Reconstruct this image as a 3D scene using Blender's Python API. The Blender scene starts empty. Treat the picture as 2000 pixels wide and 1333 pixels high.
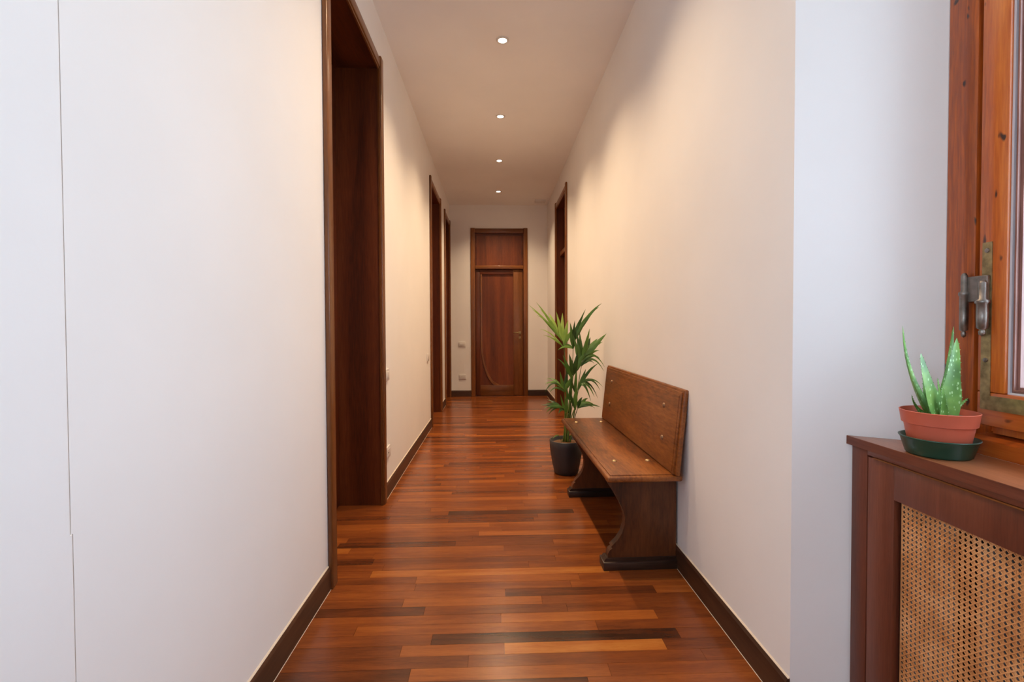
import bpy, bmesh, math, random
from mathutils import Vector, Matrix
random.seed(7)
scene = bpy.context.scene
COL = scene.collection
PI = math.pi

# ------------------------------------------------------------------ camera
CAM_H = 1.19
yaw, pitch, roll = 0.0360967, -0.0208735, -0.0037606
fw = Vector((math.sin(yaw)*math.cos(pitch), math.cos(yaw)*math.cos(pitch), math.sin(pitch)))
rt = Vector((math.cos(yaw), -math.sin(yaw), 0)); up = rt.cross(fw)
r2 = rt*math.cos(roll) + up*math.sin(roll); u2 = -rt*math.sin(roll) + up*math.cos(roll)
cd = bpy.data.cameras.new('camera'); cam = bpy.data.objects.new('camera', cd); COL.objects.link(cam)
m = Matrix((r2, u2, -fw)).transposed().to_4x4(); m.translation = (0, 0, CAM_H); cam.matrix_world = m
cd.sensor_width = 36; cd.lens = 930/2000*36; cd.shift_y = -8.95/2000; cd.clip_start = 0.02
scene.camera = cam

# ------------------------------------------------------------------ world, daylight, exposure
w = bpy.data.worlds.new('sky'); scene.world = w; w.use_nodes = True
nt = w.node_tree; nt.nodes.clear()
sky = nt.nodes.new('ShaderNodeTexSky'); sky.sky_type = 'NISHITA'; sky.sun_disc = False
sky.sun_elevation = math.radians(50); sky.sun_rotation = math.radians(200); sky.dust_density = 3.0; sky.air_density = 0.8
bgn = nt.nodes.new('ShaderNodeBackground'); bgn.inputs['Strength'].default_value = 0.72
mixw = nt.nodes.new('ShaderNodeMix'); mixw.data_type = 'RGBA'; mixw.inputs[0].default_value = 0.70
mixw.inputs[7].default_value = (4.05, 5.3, 6.5, 1)        # an even, thin cloud cover
outw = nt.nodes.new('ShaderNodeOutputWorld')
nt.links.new(sky.outputs[0], mixw.inputs[6]); nt.links.new(mixw.outputs[2], bgn.inputs[0]); nt.links.new(bgn.outputs[0], outw.inputs[0])
SPOT_W = 49.5           # watts per downlight
SPOT_COL = (1.0, 0.715, 0.44)
scene.view_settings.view_transform = 'Standard'; scene.view_settings.look = 'None'
scene.view_settings.exposure = 1.37; scene.view_settings.gamma = 1.0; scene.view_settings.use_curve_mapping = False
scene.cycles.use_denoising = True; scene.cycles.adaptive_threshold = 0.03
scene.cycles.max_bounces = 8; scene.cycles.diffuse_bounces = 6; scene.cycles.glossy_bounces = 4
scene.cycles.transparent_max_bounces = 12; scene.cycles.sample_clamp_indirect = 6.0

def portal(name, loc, rot, sx, sy):
    l = bpy.data.lights.new(name, 'AREA'); l.shape = 'RECTANGLE'; l.size = sx; l.size_y = sy
    l.cycles.is_portal = True
    o = bpy.data.objects.new(name, l); COL.objects.link(o); o.location = loc; o.rotation_euler = rot

# ------------------------------------------------------------------ room numbers (metres, corridor runs along +y)
L, R, C, D = 0.760, 0.900, 3.25, 8.116
BACK = -1.5
CORN = 1.407                       # where the right wall turns into the window reveal
SILL = 0.872
WINX = 1.20
WIN_F = CORN - (WINX-R)/1.681      # far edge of the window opening
WIN_N = -0.06                      # near edge of the window opening
WIN_TOP = 2.48

# ------------------------------------------------------------------ colours and materials
def lin(r, g, b):
    f = lambda c: (c/255/12.92 if c/255 <= 0.04045 else ((c/255+0.055)/1.055)**2.4)
    return (f(r), f(g), f(b), 1)

class NT:
    def __init__(s, name):
        s.m = bpy.data.materials.new(name); s.m.use_nodes = True
        s.t = s.m.node_tree; s.b = s.t.nodes['Principled BSDF']
    def n(s, kind, **kw):
        nd = s.t.nodes.new(kind)
        for k, v in kw.items():
            if k.startswith('i_'):
                key = k[2:]
                key = int(key) if key.isdigit() else key.replace('_', ' ')
                nd.inputs[key].default_value = v
            else: setattr(nd, k, v)
        return nd
    def l(s, a, b): s.t.links.new(a, b)
    def set(s, **kw):
        for k, v in kw.items(): s.b.inputs[k.replace('_', ' ')].default_value = v
    def ramp(s, fac, stops):
        r = s.n('ShaderNodeValToRGB'); e = r.color_ramp.elements
        e[0].position, e[0].color = stops[0]; e[1].position, e[1].color = stops[-1]
        for p, c in stops[1:-1]:
            x = e.new(p); x.color = c
        s.l(fac, r.inputs[0]); return r.outputs[0]
    def bump(s, h, strength, dist=0.002):
        b = s.n('ShaderNodeBump', i_Strength=strength, i_Distance=dist); s.l(h, b.inputs['Height']); s.l(b.outputs[0], s.b.inputs['Normal'])

def plain(name, col, rough=0.5, metal=0.0, spec=0.5, noise=0.0, scale=30):
    a = NT(name); a.set(Base_Color=col, Roughness=rough, Metallic=metal); a.b.inputs['Specular IOR Level'].default_value = spec
    if noise:
        tc = a.n('ShaderNodeTexCoord'); nz = a.n('ShaderNodeTexNoise', i_Scale=scale, i_Detail=4.0)
        a.l(tc.outputs['Object'], nz.inputs['Vector'])
        d = tuple(c*(1-noise) for c in col[:3])+(1,); h = tuple(min(1, c*(1+noise)) for c in col[:3])+(1,)
        a.l(a.ramp(nz.outputs['Fac'], [(0.3, d), (0.7, h)]), a.b.inputs['Base Color'])
        a.bump(nz.outputs['Fac'], 0.08)
    return a.m

def wood(name, dark, mid, light, axis='z', rough=0.35, freq=22.0, knots=None, coat=0.0, stretch=0.06, contrast=1.0):
    a = NT(name)
    tc = a.n('ShaderNodeTexCoord'); mp = a.n('ShaderNodeMapping')
    sc = {'x': (stretch, 1, 1), 'y': (1, stretch, 1), 'z': (1, 1, stretch)}[axis]
    mp.inputs['Scale'].default_value = sc
    oi = a.n('ShaderNodeObjectInfo'); add = a.n('ShaderNodeVectorMath', operation='ADD')
    ml = a.n('ShaderNodeMath', operation='MULTIPLY', i_1=7.0); a.l(oi.outputs['Random'], ml.inputs[0])
    a.l(tc.outputs['Object'], add.inputs[0]); a.l(ml.outputs[0], add.inputs[1])
    a.l(add.outputs[0], mp.inputs['Vector'])
    big = a.n('ShaderNodeTexNoise', i_Scale=freq*0.28, i_Detail=3.0, i_Distortion=0.6); a.l(mp.outputs[0], big.inputs['Vector'])
    fine = a.n('ShaderNodeTexNoise', i_Scale=freq*6, i_Detail=4.0, i_Roughness=0.65); a.l(mp.outputs[0], fine.inputs['Vector'])
    mx = a.n('ShaderNodeMix', i_0=0.38); a.l(big.outputs['Fac'], mx.inputs[2]); a.l(fine.outputs['Fac'], mx.inputs[3])
    k = 0.16/contrast
    col = a.ramp(mx.outputs[0], [(0.5-k, dark), (0.5, mid), (0.5+k, light)])
    if knots:
        vo = a.n('ShaderNodeTexVoronoi', i_Scale=22.0); mp2 = a.n('ShaderNodeMapping'); mp2.inputs['Scale'].default_value = {'x': (.4, 1, 1), 'y': (1, .4, 1), 'z': (1, 1, .42)}[axis]
        a.l(tc.outputs['Object'], mp2.inputs['Vector'])
        dn = a.n('ShaderNodeTexNoise', i_Scale=30.0); a.l(mp2.outputs[0], dn.inputs['Vector'])
        mixv = a.n('ShaderNodeMix', data_type='VECTOR'); mixv.inputs[0].default_value = 0.03
        a.l(mp2.outputs[0], mixv.inputs[4]); a.l(dn.outputs['Color'], mixv.inputs[5])
        a.l(mixv.outputs[1], vo.inputs['Vector'])
        kf = a.ramp(vo.outputs['Distance'], [(0.06, (1, 1, 1, 1)), (0.12, (0.0, 0.0, 0.0, 1))])
        mk = a.n('ShaderNodeMix', data_type='RGBA'); a.l(kf, mk.inputs[0]); a.l(col, mk.inputs[6]); mk.inputs[7].default_value = knots
        col = mk.outputs[2]
    a.l(col, a.b.inputs['Base Color'])
    a.set(Roughness=rough); a.b.inputs['Coat Weight'].default_value = coat; a.b.inputs['Coat Roughness'].default_value = 0.15
    a.bump(fine.outputs['Fac'], 0.06, 0.001)
    return a.m

def plaster(name, col, bump=0.12, rough=0.85):
    a = NT(name); tc = a.n('ShaderNodeTexCoord')
    n1 = a.n('ShaderNodeTexNoise', i_Scale=2.2, i_Detail=3.0); n2 = a.n('ShaderNodeTexNoise', i_Scale=14.0, i_Detail=5.0)
    a.l(tc.outputs['Object'], n1.inputs['Vector']); a.l(tc.outputs['Object'], n2.inputs['Vector'])
    d = tuple(c*0.965 for c in col[:3])+(1,)
    a.l(a.ramp(n1.outputs['Fac'], [(0.3, d), (0.7, col)]), a.b.inputs['Base Color'])
    mx = a.n('ShaderNodeMix', i_0=0.35); a.l(n1.outputs['Fac'], mx.inputs[2]); a.l(n2.outputs['Fac'], mx.inputs[3])
    a.bump(mx.outputs[0], bump, 0.01); a.set(Roughness=rough); a.b.inputs['Specular IOR Level'].default_value = 0.25
    return a.m

M = {}
M['wall'] = plaster('white wall paint', (0.87, 0.855, 0.84, 1))
M['reveal'] = plaster('uneven white plaster', (0.87, 0.86, 0.85, 1), bump=0.35)
M['ceil'] = plaster('matt ceiling paint', (0.90, 0.88, 0.86, 1), bump=0.05)
M['base'] = wood('dark stained skirting', lin(40, 24, 15), lin(66, 41, 27), lin(88, 58, 40), axis='y', rough=0.42)
M['base_x'] = wood('dark stained skirting across', lin(40, 24, 15), lin(66, 41, 27), lin(88, 58, 40), axis='x', rough=0.42)
M['door'] = wood('walnut door wood', lin(62, 25, 8), lin(92, 41, 14), lin(116, 57, 24), axis='z', rough=0.38, freq=26, coat=0.1)
M['door_y'] = wood('walnut door wood lengthwise', lin(62, 25, 8), lin(92, 41, 14), lin(116, 57, 24), axis='y', rough=0.38, freq=26)
M['door_x'] = wood('walnut door wood across', lin(62, 25, 8), lin(92, 41, 14), lin(116, 57, 24), axis='x', rough=0.38, freq=26)
M['casing'] = wood('walnut casing wood', lin(88, 48, 18), lin(122, 72, 32), lin(152, 96, 48), axis='z', rough=0.3, freq=30, coat=0.15)
M['casing_y'] = wood('walnut casing wood lengthwise', lin(88, 48, 18), lin(122, 72, 32), lin(152, 96, 48), axis='y', rough=0.3, freq=30, coat=0.15)
M['casing_x'] = wood('walnut casing wood across', lin(88, 48, 18), lin(122, 72, 32), lin(152, 96, 48), axis='x', rough=0.3, freq=30, coat=0.15)
M['panel'] = wood('reddish door panel', lin(74, 32, 12), lin(112, 52, 20), lin(138, 70, 30), axis='z', rough=0.46, freq=34)
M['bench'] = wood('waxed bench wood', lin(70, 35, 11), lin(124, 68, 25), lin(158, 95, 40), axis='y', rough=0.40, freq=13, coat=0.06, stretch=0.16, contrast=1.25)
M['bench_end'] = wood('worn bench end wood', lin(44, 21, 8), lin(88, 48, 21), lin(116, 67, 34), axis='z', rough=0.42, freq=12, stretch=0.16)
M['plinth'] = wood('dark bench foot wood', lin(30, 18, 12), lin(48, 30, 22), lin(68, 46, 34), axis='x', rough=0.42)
M['cab'] = wood('brown veneer', lin(74, 35, 21), lin(104, 53, 34), lin(124, 68, 46), axis='z', rough=0.42, freq=40, contrast=0.8)
M['cab_y'] = wood('brown veneer lengthwise', lin(74, 35, 21), lin(104, 53, 34), lin(124, 68, 46), axis='y', rough=0.42, freq=40, contrast=0.8)
M['sill'] = wood('polished sill veneer', lin(112, 62, 36), lin(150, 92, 58), lin(172, 112, 74), axis='y', rough=0.32, freq=30, coat=0.3)  # lightened to stand in for skylight falling on the top board
M['pine'] = wood('varnished orange pine', lin(140, 66, 30), lin(186, 92, 28), lin(208, 116, 40), axis='z', rough=0.33, freq=26, knots=lin(52, 24, 18), coat=0.25, contrast=1.25)
M['pine_y'] = wood('varnished orange pine lengthwise', lin(150, 62, 16), lin(180, 88, 28), lin(200, 112, 46), axis='y', rough=0.33, freq=18, knots=lin(58, 26, 16), coat=0.3)
M['white_plastic'] = plain('white plastic', (0.72, 0.69, 0.66, 1), 0.35)
M['dark_hole'] = plain('dark socket holes', (0.03, 0.03, 0.03, 1), 0.6)
M['brass'] = plain('aged brass', (0.36, 0.27, 0.13, 1), 0.45, 0.85, noise=0.35, scale=60)
M['steel'] = plain('tarnished steel', (0.24, 0.215, 0.19, 1), 0.36, 0.9, noise=0.3, scale=50)
M['bolt'] = plain('pale brass bolt cap', (0.62, 0.44, 0.22, 1), 0.3, 0.55)
M['bolt_dark'] = plain('worn bronze bolt cap', (0.32, 0.20, 0.12, 1), 0.3, 0.6)
M['potgrey'] = plain('anthracite plastic', (0.042, 0.044, 0.052, 1), 0.42, noise=0.1, scale=8)
M['soil'] = plain('bark soil', (0.16, 0.075, 0.03, 1), 0.95, noise=0.6, scale=60)
M['terra'] = plain('terracotta plastic', lin(196, 96, 70), 0.45, noise=0.06, scale=12)
M['saucer'] = plain('dark green plastic', (0.010, 0.060, 0.036, 1), 0.28)
M['radiator'] = plain('grey radiator enamel', (0.32, 0.33, 0.35, 1), 0.5)
M['black'] = plain('dark niche paint', (0.03, 0.025, 0.02, 1), 0.8)  # near black, for the floor slab and the sheet behind the radiator
M['pebble'] = plain('grey pebbles', (0.42, 0.40, 0.38, 1), 0.8, noise=0.4, scale=80)

a = NT('woven cane'); tc = a.n('ShaderNodeTexCoord'); nz = a.n('ShaderNodeTexNoise', i_Scale=16.0, i_Detail=4.0)
a.l(tc.outputs['Object'], nz.inputs['Vector'])
a.l(a.ramp(nz.outputs['Fac'], [(0.3, lin(192, 128, 74)), (0.5, lin(216, 154, 96)), (0.72, lin(232, 176, 120))]), a.b.inputs['Base Color']); a.set(Roughness=0.5); M['cane'] = a.m

def leafmat(name, d, mcol, l, sub=0.15, rough=0.42):
    a = NT(name); tc = a.n('ShaderNodeTexCoord'); nz = a.n('ShaderNodeTexNoise', i_Scale=9.0, i_Detail=3.0)
    oi = a.n('ShaderNodeObjectInfo'); mx = a.n('ShaderNodeMath', operation='MULTIPLY_ADD', i_1=0.45); a.l(oi.outputs['Random'], mx.inputs[0])
    sc = a.n('ShaderNodeMath', operation='MULTIPLY', i_1=0.55); a.l(tc.outputs['Object'], nz.inputs['Vector']); a.l(nz.outputs['Fac'], sc.inputs[0]); a.l(sc.outputs[0], mx.inputs[2])
    col = a.ramp(mx.outputs[0], [(0.25, d), (0.5, mcol), (0.78, l)])
    a.l(col, a.b.inputs['Base Color']); a.set(Roughness=rough)
    tr = a.n('ShaderNodeBsdfTranslucent'); a.l(col, tr.inputs[0]); ms = a.n('ShaderNodeMixShader'); ms.inputs[0].default_value = sub
    o = a.t.nodes['Material Output']; a.l(a.b.outputs[0], ms.inputs[1]); a.l(tr.outputs[0], ms.inputs[2]); a.l(ms.outputs[0], o.inputs[0])
    return a.m
M['palm'] = leafmat('palm leaf green', lin(38, 68, 24), lin(70, 110, 42), lin(106, 148, 60))
M['palm_young'] = leafmat('young palm leaf green', lin(96, 138, 48), lin(138, 172, 72), lin(176, 200, 108), sub=0.3)
M['petiole'] = leafmat('palm stalk green', lin(60, 88, 32), lin(88, 116, 46), lin(120, 140, 66), sub=0.0)

a = NT('spotted aloe green'); tc = a.n('ShaderNodeTexCoord'); vo = a.n('ShaderNodeTexVoronoi', i_Scale=150.0); mp = a.n('ShaderNodeMapping'); mp.inputs['Scale'].default_value = (1, 1, 0.5)
a.l(tc.outputs['Object'], mp.inputs['Vector']); a.l(mp.outputs[0], vo.inputs['Vector']); nz = a.n('ShaderNodeTexNoise', i_Scale=22.0); a.l(tc.outputs['Object'], nz.inputs['Vector'])
base = a.ramp(nz.outputs['Fac'], [(0.3, lin(64, 104, 42)), (0.5, lin(90, 136, 58)), (0.7, lin(122, 162, 74))])
spot = a.ramp(vo.outputs['Distance'], [(0.18, (1, 1, 1, 1)), (0.3, (0, 0, 0, 1))])
sm = a.n('ShaderNodeMix', data_type='RGBA'); sm.inputs[7].default_value = lin(176, 212, 150)
sf = a.n('ShaderNodeMath', operation='MULTIPLY', i_1=0.7); a.l(spot, sf.inputs[0]); a.l(sf.outputs[0], sm.inputs[0]); a.l(base, sm.inputs[6]); a.l(sm.outputs[2], a.b.inputs['Base Color'])
a.set(Roughness=0.4); a.b.inputs['Subsurface Weight'].default_value = 0.0; M['aloe'] = a.m

a = NT('clear window glass'); a.t.nodes.remove(a.b)
geo = a.n('ShaderNodeNewGeometry'); io = a.n('ShaderNodeMath', operation='MULTIPLY_ADD', i_1=1/1.45-1.45, i_2=1.45); a.l(geo.outputs['Backfacing'], io.inputs[0])
fr = a.n('ShaderNodeFresnel'); a.l(io.outputs[0], fr.inputs[0]); tr = a.n('ShaderNodeBsdfTransparent'); gl = a.n('ShaderNodeBsdfGlossy', i_Roughness=0.02); ms = a.n('ShaderNodeMixShader')
a.l(fr.outputs[0], ms.inputs[0]); a.l(tr.outputs[0], ms.inputs[1]); a.l(gl.outputs[0], ms.inputs[2]); a.l(ms.outputs[0], a.t.nodes['Material Output'].inputs[0]); M['glass'] = a.m

a = NT('lamp lens'); a.set(Base_Color=(1, 1, 1, 1)); a.b.inputs['Emission Color'].default_value = (1.0, 0.88, 0.72, 1); a.b.inputs['Emission Strength'].default_value = 9.0; M['lens'] = a.m

# floor planks: colour from a per-plank value stored on the mesh
a = NT('merbau floor planks'); tc = a.n('ShaderNodeTexCoord'); at = a.n('ShaderNodeAttribute', attribute_name='tone')
ml = a.n('ShaderNodeMath', operation='MULTIPLY', i_1=37.0); a.l(at.outputs['Fac'], ml.inputs[0])
add = a.n('ShaderNodeVectorMath', operation='ADD'); a.l(tc.outputs['Object'], add.inputs[0]); a.l(ml.outputs[0], add.inputs[1])
mp = a.n('ShaderNodeMapping'); mp.inputs['Scale'].default_value = (0.11, 1, 1); a.l(add.outputs[0], mp.inputs['Vector'])
fine = a.n('ShaderNodeTexNoise', i_Scale=190.0, i_Detail=4.0, i_Roughness=0.7); a.l(mp.outputs[0], fine.inputs['Vector'])
fig = a.n('ShaderNodeTexNoise', i_Scale=24.0, i_Detail=4.0, i_Distortion=0.5); a.l(mp.outputs[0], fig.inputs['Vector'])
s1 = a.n('ShaderNodeMath', operation='MULTIPLY_ADD', i_1=0.55, i_2=-0.275); a.l(fig.outputs['Fac'], s1.inputs[0])
s2 = a.n('ShaderNodeMath', operation='MULTIPLY_ADD', i_1=0.42, i_2=-0.21); a.l(fine.outputs['Fac'], s2.inputs[0])
cl = a.n('ShaderNodeMath', operation='MINIMUM', i_1=0.02); a.l(s2.outputs[0], cl.inputs[0])
t1 = a.n('ShaderNodeMath', operation='ADD'); a.l(s1.outputs[0], t1.inputs[0]); a.l(cl.outputs[0], t1.inputs[1])
t2 = a.n('ShaderNodeMath', operation='ADD'); a.l(t1.outputs[0], t2.inputs[0]); a.l(at.outputs['Fac'], t2.inputs[1])
a.l(a.ramp(t2.outputs[0], [(0.0, lin(50, 30, 19)), (0.25, lin(94, 49, 25)), (0.5, lin(132, 70, 31)), (0.75, lin(162, 92, 38)), (1.0, lin(190, 124, 56))]), a.b.inputs['Base Color'])
a.set(Roughness=0.25); M['floor'] = a.m

# ------------------------------------------------------------------ mesh helpers
def bx(bm, x0, x1, y0, y1, z0, z1, bev=0.0, seg=2):
    b2 = bmesh.new() if bev else bm
    vs = [b2.verts.new(p) for p in ((x0,y0,z0),(x1,y0,z0),(x1,y1,z0),(x0,y1,z0),(x0,y0,z1),(x1,y0,z1),(x1,y1,z1),(x0,y1,z1))]
    for f in ((0,3,2,1),(4,5,6,7),(0,1,5,4),(1,2,6,5),(2,3,7,6),(3,0,4,7)): b2.faces.new([vs[i] for i in f])
    if bev:
        bmesh.ops.bevel(b2, geom=list(b2.edges), offset=bev, segments=seg, profile=0.5, affect='EDGES')
        me = bpy.data.meshes.new('t'); b2.to_mesh(me); bm.from_mesh(me); bpy.data.meshes.remove(me); b2.free()
    return bm
def box(*args, **kw): return bx(bmesh.new(), *args, **kw)
def prism(pts, a0, a1, axis='z', bm=None):
    """closed polygon extruded along an axis; pts are the two other coordinates in order"""
    bm = bm or bmesh.new()
    def mk(p, t): return {'z': (p[0], p[1], t), 'y': (p[0], t, p[1]), 'x': (t, p[0], p[1])}[axis]
    lo = [bm.verts.new(mk(p, a0)) for p in pts]; hi = [bm.verts.new(mk(p, a1)) for p in pts]
    n = len(pts)
    for i in range(n): bm.faces.new([lo[i], lo[(i+1)%n], hi[(i+1)%n], hi[i]])
    bm.faces.new(lo[::-1]); bm.faces.new(hi); bmesh.ops.recalc_face_normals(bm, faces=list(bm.faces)); return bm
def lathe(prof, n=40, bm=None, cx=0, cy=0, closed=True):
    bm = bm or bmesh.new(); rings = []
    for r, z in prof:
        rings.append([bm.verts.new((cx, cy, z))] if r < 1e-6 else [bm.verts.new((cx+r*math.cos(2*PI*i/n), cy+r*math.sin(2*PI*i/n), z)) for i in range(n)])
    for p, q in zip(rings, rings[1:]):
        for i in range(n):
            j = (i+1) % n
            if len(p) == 1 and len(q) == 1: continue
            if len(p) == 1: bm.faces.new([p[0], q[i], q[j]])
            elif len(q) == 1: bm.faces.new([p[i], p[j], q[0]])
            else: bm.faces.new([p[i], p[j], q[j], q[i]])
    bmesh.ops.recalc_face_normals(bm, faces=list(bm.faces)); return bm
def tube(path, rad, n=8, bm=None):
    bm = bm or bmesh.new(); rings = []
    for i, p in enumerate(path):
        p = Vector(p); d = (Vector(path[min(i+1, len(path)-1)]) - Vector(path[max(i-1, 0)])).normalized()
        s = d.cross(Vector((0.13, 1, 0.21))).normalized(); t = s.cross(d)
        r = rad[i] if isinstance(rad, (list, tuple)) else rad
        rings.append([bm.verts.new(p + (s*math.cos(2*PI*k/n) + t*math.sin(2*PI*k/n))*r) for k in range(n)])
    for p, q in zip(rings, rings[1:]):
        for i in range(n): bm.faces.new([p[i], p[(i+1)%n], q[(i+1)%n], q[i]])
    bm.faces.new(rings[0][::-1]); bm.faces.new(rings[-1]); bmesh.ops.recalc_face_normals(bm, faces=list(bm.faces)); return bm
def bez(p0, p1, p2, n):
    p0, p1, p2 = Vector(p0), Vector(p1), Vector(p2)
    return [p0*(1-t)**2 + p1*2*t*(1-t) + p2*t*t for t in (i/n for i in range(n+1))]
def xf(bm, mat):
    bmesh.ops.transform(bm, matrix=mat, verts=list(bm.verts)); return bm
def obj(name, bm, mat, parent=None, smooth=False, loc=None):
    me = bpy.data.meshes.new(name); bm.to_mesh(me); bm.free()
    me.materials.append(M[mat] if isinstance(mat, str) else mat)
    if smooth:
        for p in me.polygons: p.use_smooth = True
    o = bpy.data.objects.new(name, me); COL.objects.link(o)
    if parent: o.parent = parent
    if loc: o.location = loc
    return o
def auto(o, deg=35):
    for p in o.data.polygons: p.use_smooth = True
    o.data.set_sharp_from_angle(angle=math.radians(deg)); return o
def tag(o, label, cat, group=None, kind=None):
    o['label'] = label; o['category'] = cat
    if group: o['group'] = group
    if kind: o['kind'] = kind
    return o
def thing(name, label, cat, loc=(0, 0, 0), rotz=0.0, group=None, kind=None):
    o = bpy.data.objects.new(name, None); COL.objects.link(o); o.empty_display_size = 0.1
    o.location = loc; o.rotation_euler = (0, 0, rotz); return tag(o, label, cat, group, kind)

# ------------------------------------------------------------------ shell
DOORS_L = [(2.225, 3.185), (5.70, 6.66), (7.30, 8.02)]     # clear openings in the left wall
HEAD = 2.885
RDOOR = (5.93, 6.87)
LT = 0.32                                                   # left wall thickness
SEAM = 0.872
bm = box(-L-LT, -L, SEAM+0.0053, SEAM+0.06, 0, 0.82); bx(bm, -L-LT, -L, SEAM+0.0013, SEAM+0.06, 0.82, C); y = SEAM+0.06
for a0, b0 in DOORS_L:
    bx(bm, -L-LT, -L, y, a0-0.02, 0, C); bx(bm, -L-LT, -L, a0-0.02, b0+0.02, HEAD+0.02, C); y = b0+0.02
bx(bm, -L-LT, -L, y, D, 0, C); bx(bm, -L-LT-0.15, -L-LT, SEAM, D+0.3, 0, C)  # outer slab is an added backing that blocks sky light behind the doors
tag(obj('wall_left', bm, 'wall'), 'long white left wall of the corridor with three door openings', 'wall', kind='structure')
prof = [(-L-LT, BACK), (-L+0.004, BACK), (-L+0.004, SEAM-0.006), (-L+0.001, SEAM-0.0016), (-L-0.02, SEAM-0.0016), (-L-LT, SEAM-0.0016)]
W20, W21, W2B, W2T = -1.25, -0.10, 0.90, 2.45            # opening of the added daylight window, unseen behind the viewpoint
bm = prism([p if p[1] > BACK+0.1 else (p[0], W21) for p in prof], 0.82, C)
prism([(p[0], p[1]+0.004) if p[1] > BACK+0.1 else (p[0], W21) for p in prof], 0, 0.82, bm=bm)
bx(bm, -L-LT, -L+0.004, BACK, W20, 0, C); bx(bm, -L-LT, -L+0.004, W20, W21, 0, W2B); bx(bm, -L-LT, -L+0.004, W20, W21, W2T, C)
tag(obj('wall_left_near', bm, 'reveal'), 'pale wall panel left of the hairline vertical seam', 'wall', kind='structure')
tag(obj('wall_back', box(-L-LT, 1.60, BACK-0.3, BACK, 0, C), 'wall'), 'plain white end wall behind the viewpoint', 'wall', kind='structure')
RX = 1.60                                                   # outer face of the right wall
JX = WINX
bm = prism([(R, CORN), (R, RDOOR[0]-0.02), (RX, RDOOR[0]-0.02), (RX, WIN_F), (JX, WIN_F)], 0, C)
bx(bm, R, RX, RDOOR[0]-0.02, RDOOR[1]+0.02, HEAD+0.02, C); bx(bm, R, RX, RDOOR[1]+0.02, D, 0, C); bx(bm, R+0.3, RX, RDOOR[0]-0.02, RDOOR[1]+0.02, 0, HEAD+0.02)
tag(obj('wall_right', bm, 'wall'), 'long white right wall behind the bench', 'wall', kind='structure')
NC = WIN_N - (CORN-WIN_F)                                   # near corner of the splayed window reveal
bm = prism([(R, BACK), (R, NC), (JX, WIN_N), (RX, WIN_N), (RX, BACK)], 0, C)
bx(bm, JX, RX, WIN_N, WIN_F, 0, SILL-0.012)
prism([(R, NC), (R, CORN), (JX, WIN_F), (RX, WIN_F), (RX, WIN_N), (JX, WIN_N)], WIN_TOP+0.05, C, bm=bm)
tag(obj('wall_right_near', bm, 'reveal'), 'white splayed window reveal wall around the pine window', 'wall', kind='structure')
# far wall with the door opening
FD0, FD1, FDT = -0.345, 0.505, 2.79
bm = bmesh.new(); bx(bm, -L-LT, FD0, D, D+0.3, 0, C); bx(bm, FD1, RX, D, D+0.3, 0, C); bx(bm, FD0, FD1, D, D+0.3, FDT, C); bx(bm, FD0, FD1, D+0.22, D+0.3, 0, FDT)  # last box is an added backing, stops sky light leaking round the door
tag(obj('wall_far', bm, 'wall'), 'white end wall around the far wooden door', 'wall', kind='structure')
tag(obj('ceiling', box(-L-LT, RX, BACK-0.3, D+0.3, C, C+0.2), 'ceil'), 'plain plaster ceiling with recessed spots', 'ceiling', kind='structure')

# floor: a screed slab and single planks laid across the corridor
flo = tag(obj('floor', box(-L-LT-0.1, RX, BACK-0.3, D+0.3, -0.12, -0.008), 'black'), 'glossy red brown plank floor', 'floor', kind='structure')
PW = 0.0615
fixed = {0: [(-0.245, .40), (0.705, .10), (9, .42)], -1: [(-0.35, .36), (0.03, .58), (0.63, .82), (9, .34)], 2: [(0.02, .5), (0.66, .72), (9, .36)],
         -2: [(-0.1, .38), (0.75, .42), (9, .4)], 1: [(-0.55, .45), (0.4, .56), (9, .42)], 4: [(-0.4, .42), (0.2, .62), (9, .46)], 3: [(-0.3, .22), (0.3, .40), (9, .44)],
         8: [(-0.6, .5), (0.55, .78), (9, .5)], 20: [(-0.3, .45), (0.5, .16), (9, .44)]}
plist = []; far_rows = []
k0 = int((BACK-1.766)/PW); k1 = int((D+0.04-1.766)/PW)+1
for k in range(k0, k1+1):
    y0 = 1.766+k*PW; y1 = min(y0+PW, D+0.04); 
    if y1-y0 < 0.01: continue
    x0, x1 = -L, R
    for a0, b0 in DOORS_L:
        if y0 > a0-0.07 and y1 < b0+0.07: x0 = -L-LT
    if RDOOR[0]-.07 < y0 and y1 < RDOOR[1]+.07: x1 = R+0.16
    if NC < y0 and y1 < CORN: x1 = JX
    x = x0
    if k in fixed: segs = [(min(e, x1), t) for e, t in fixed[k]]
    else:
        segs = []; xx = x0 - random.uniform(0.0, 0.75)
        while xx < x1:
            xx += random.choice((0.55, 0.7, 0.9, 1.05))*random.uniform(.9, 1.1)
            if xx < x0+0.06: continue
            if x1-xx < 0.12: xx = x1
            t = random.gauss(0.48, 0.085)
            if random.random() < 0.05: t = random.uniform(0.15, 0.26)
            elif random.random() < 0.08: t = random.uniform(0.62, 0.74)
            segs.append((min(xx, x1), max(0.03, min(0.95, t))))
    for e, t in segs:
        if e-x < 0.01: continue
        (plist if y0 > 1.2 else far_rows).append((x, e, y0, y1, t)); x = e
def plank_bm(bm, p, lay):
    x0, x1, y0, y1, t = p; n0 = len(bm.verts); g = 0.0004; dz = random.uniform(-0.0003, 0.0)
    bx(bm, x0+g, x1-g, y0+g, y1-g, -0.008, dz)
    bm.verts.ensure_lookup_table()
    for v in bm.verts[n0:]: v[lay] = t
ranked = sorted(plist, key=lambda p: p[2]); singles = ranked[:300]; rest = ranked[300:] + far_rows
for p in singles:
    b = bmesh.new(); lay = b.verts.layers.float.new('tone'); plank_bm(b, p, lay); obj('plank', b, 'floor', flo)
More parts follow.
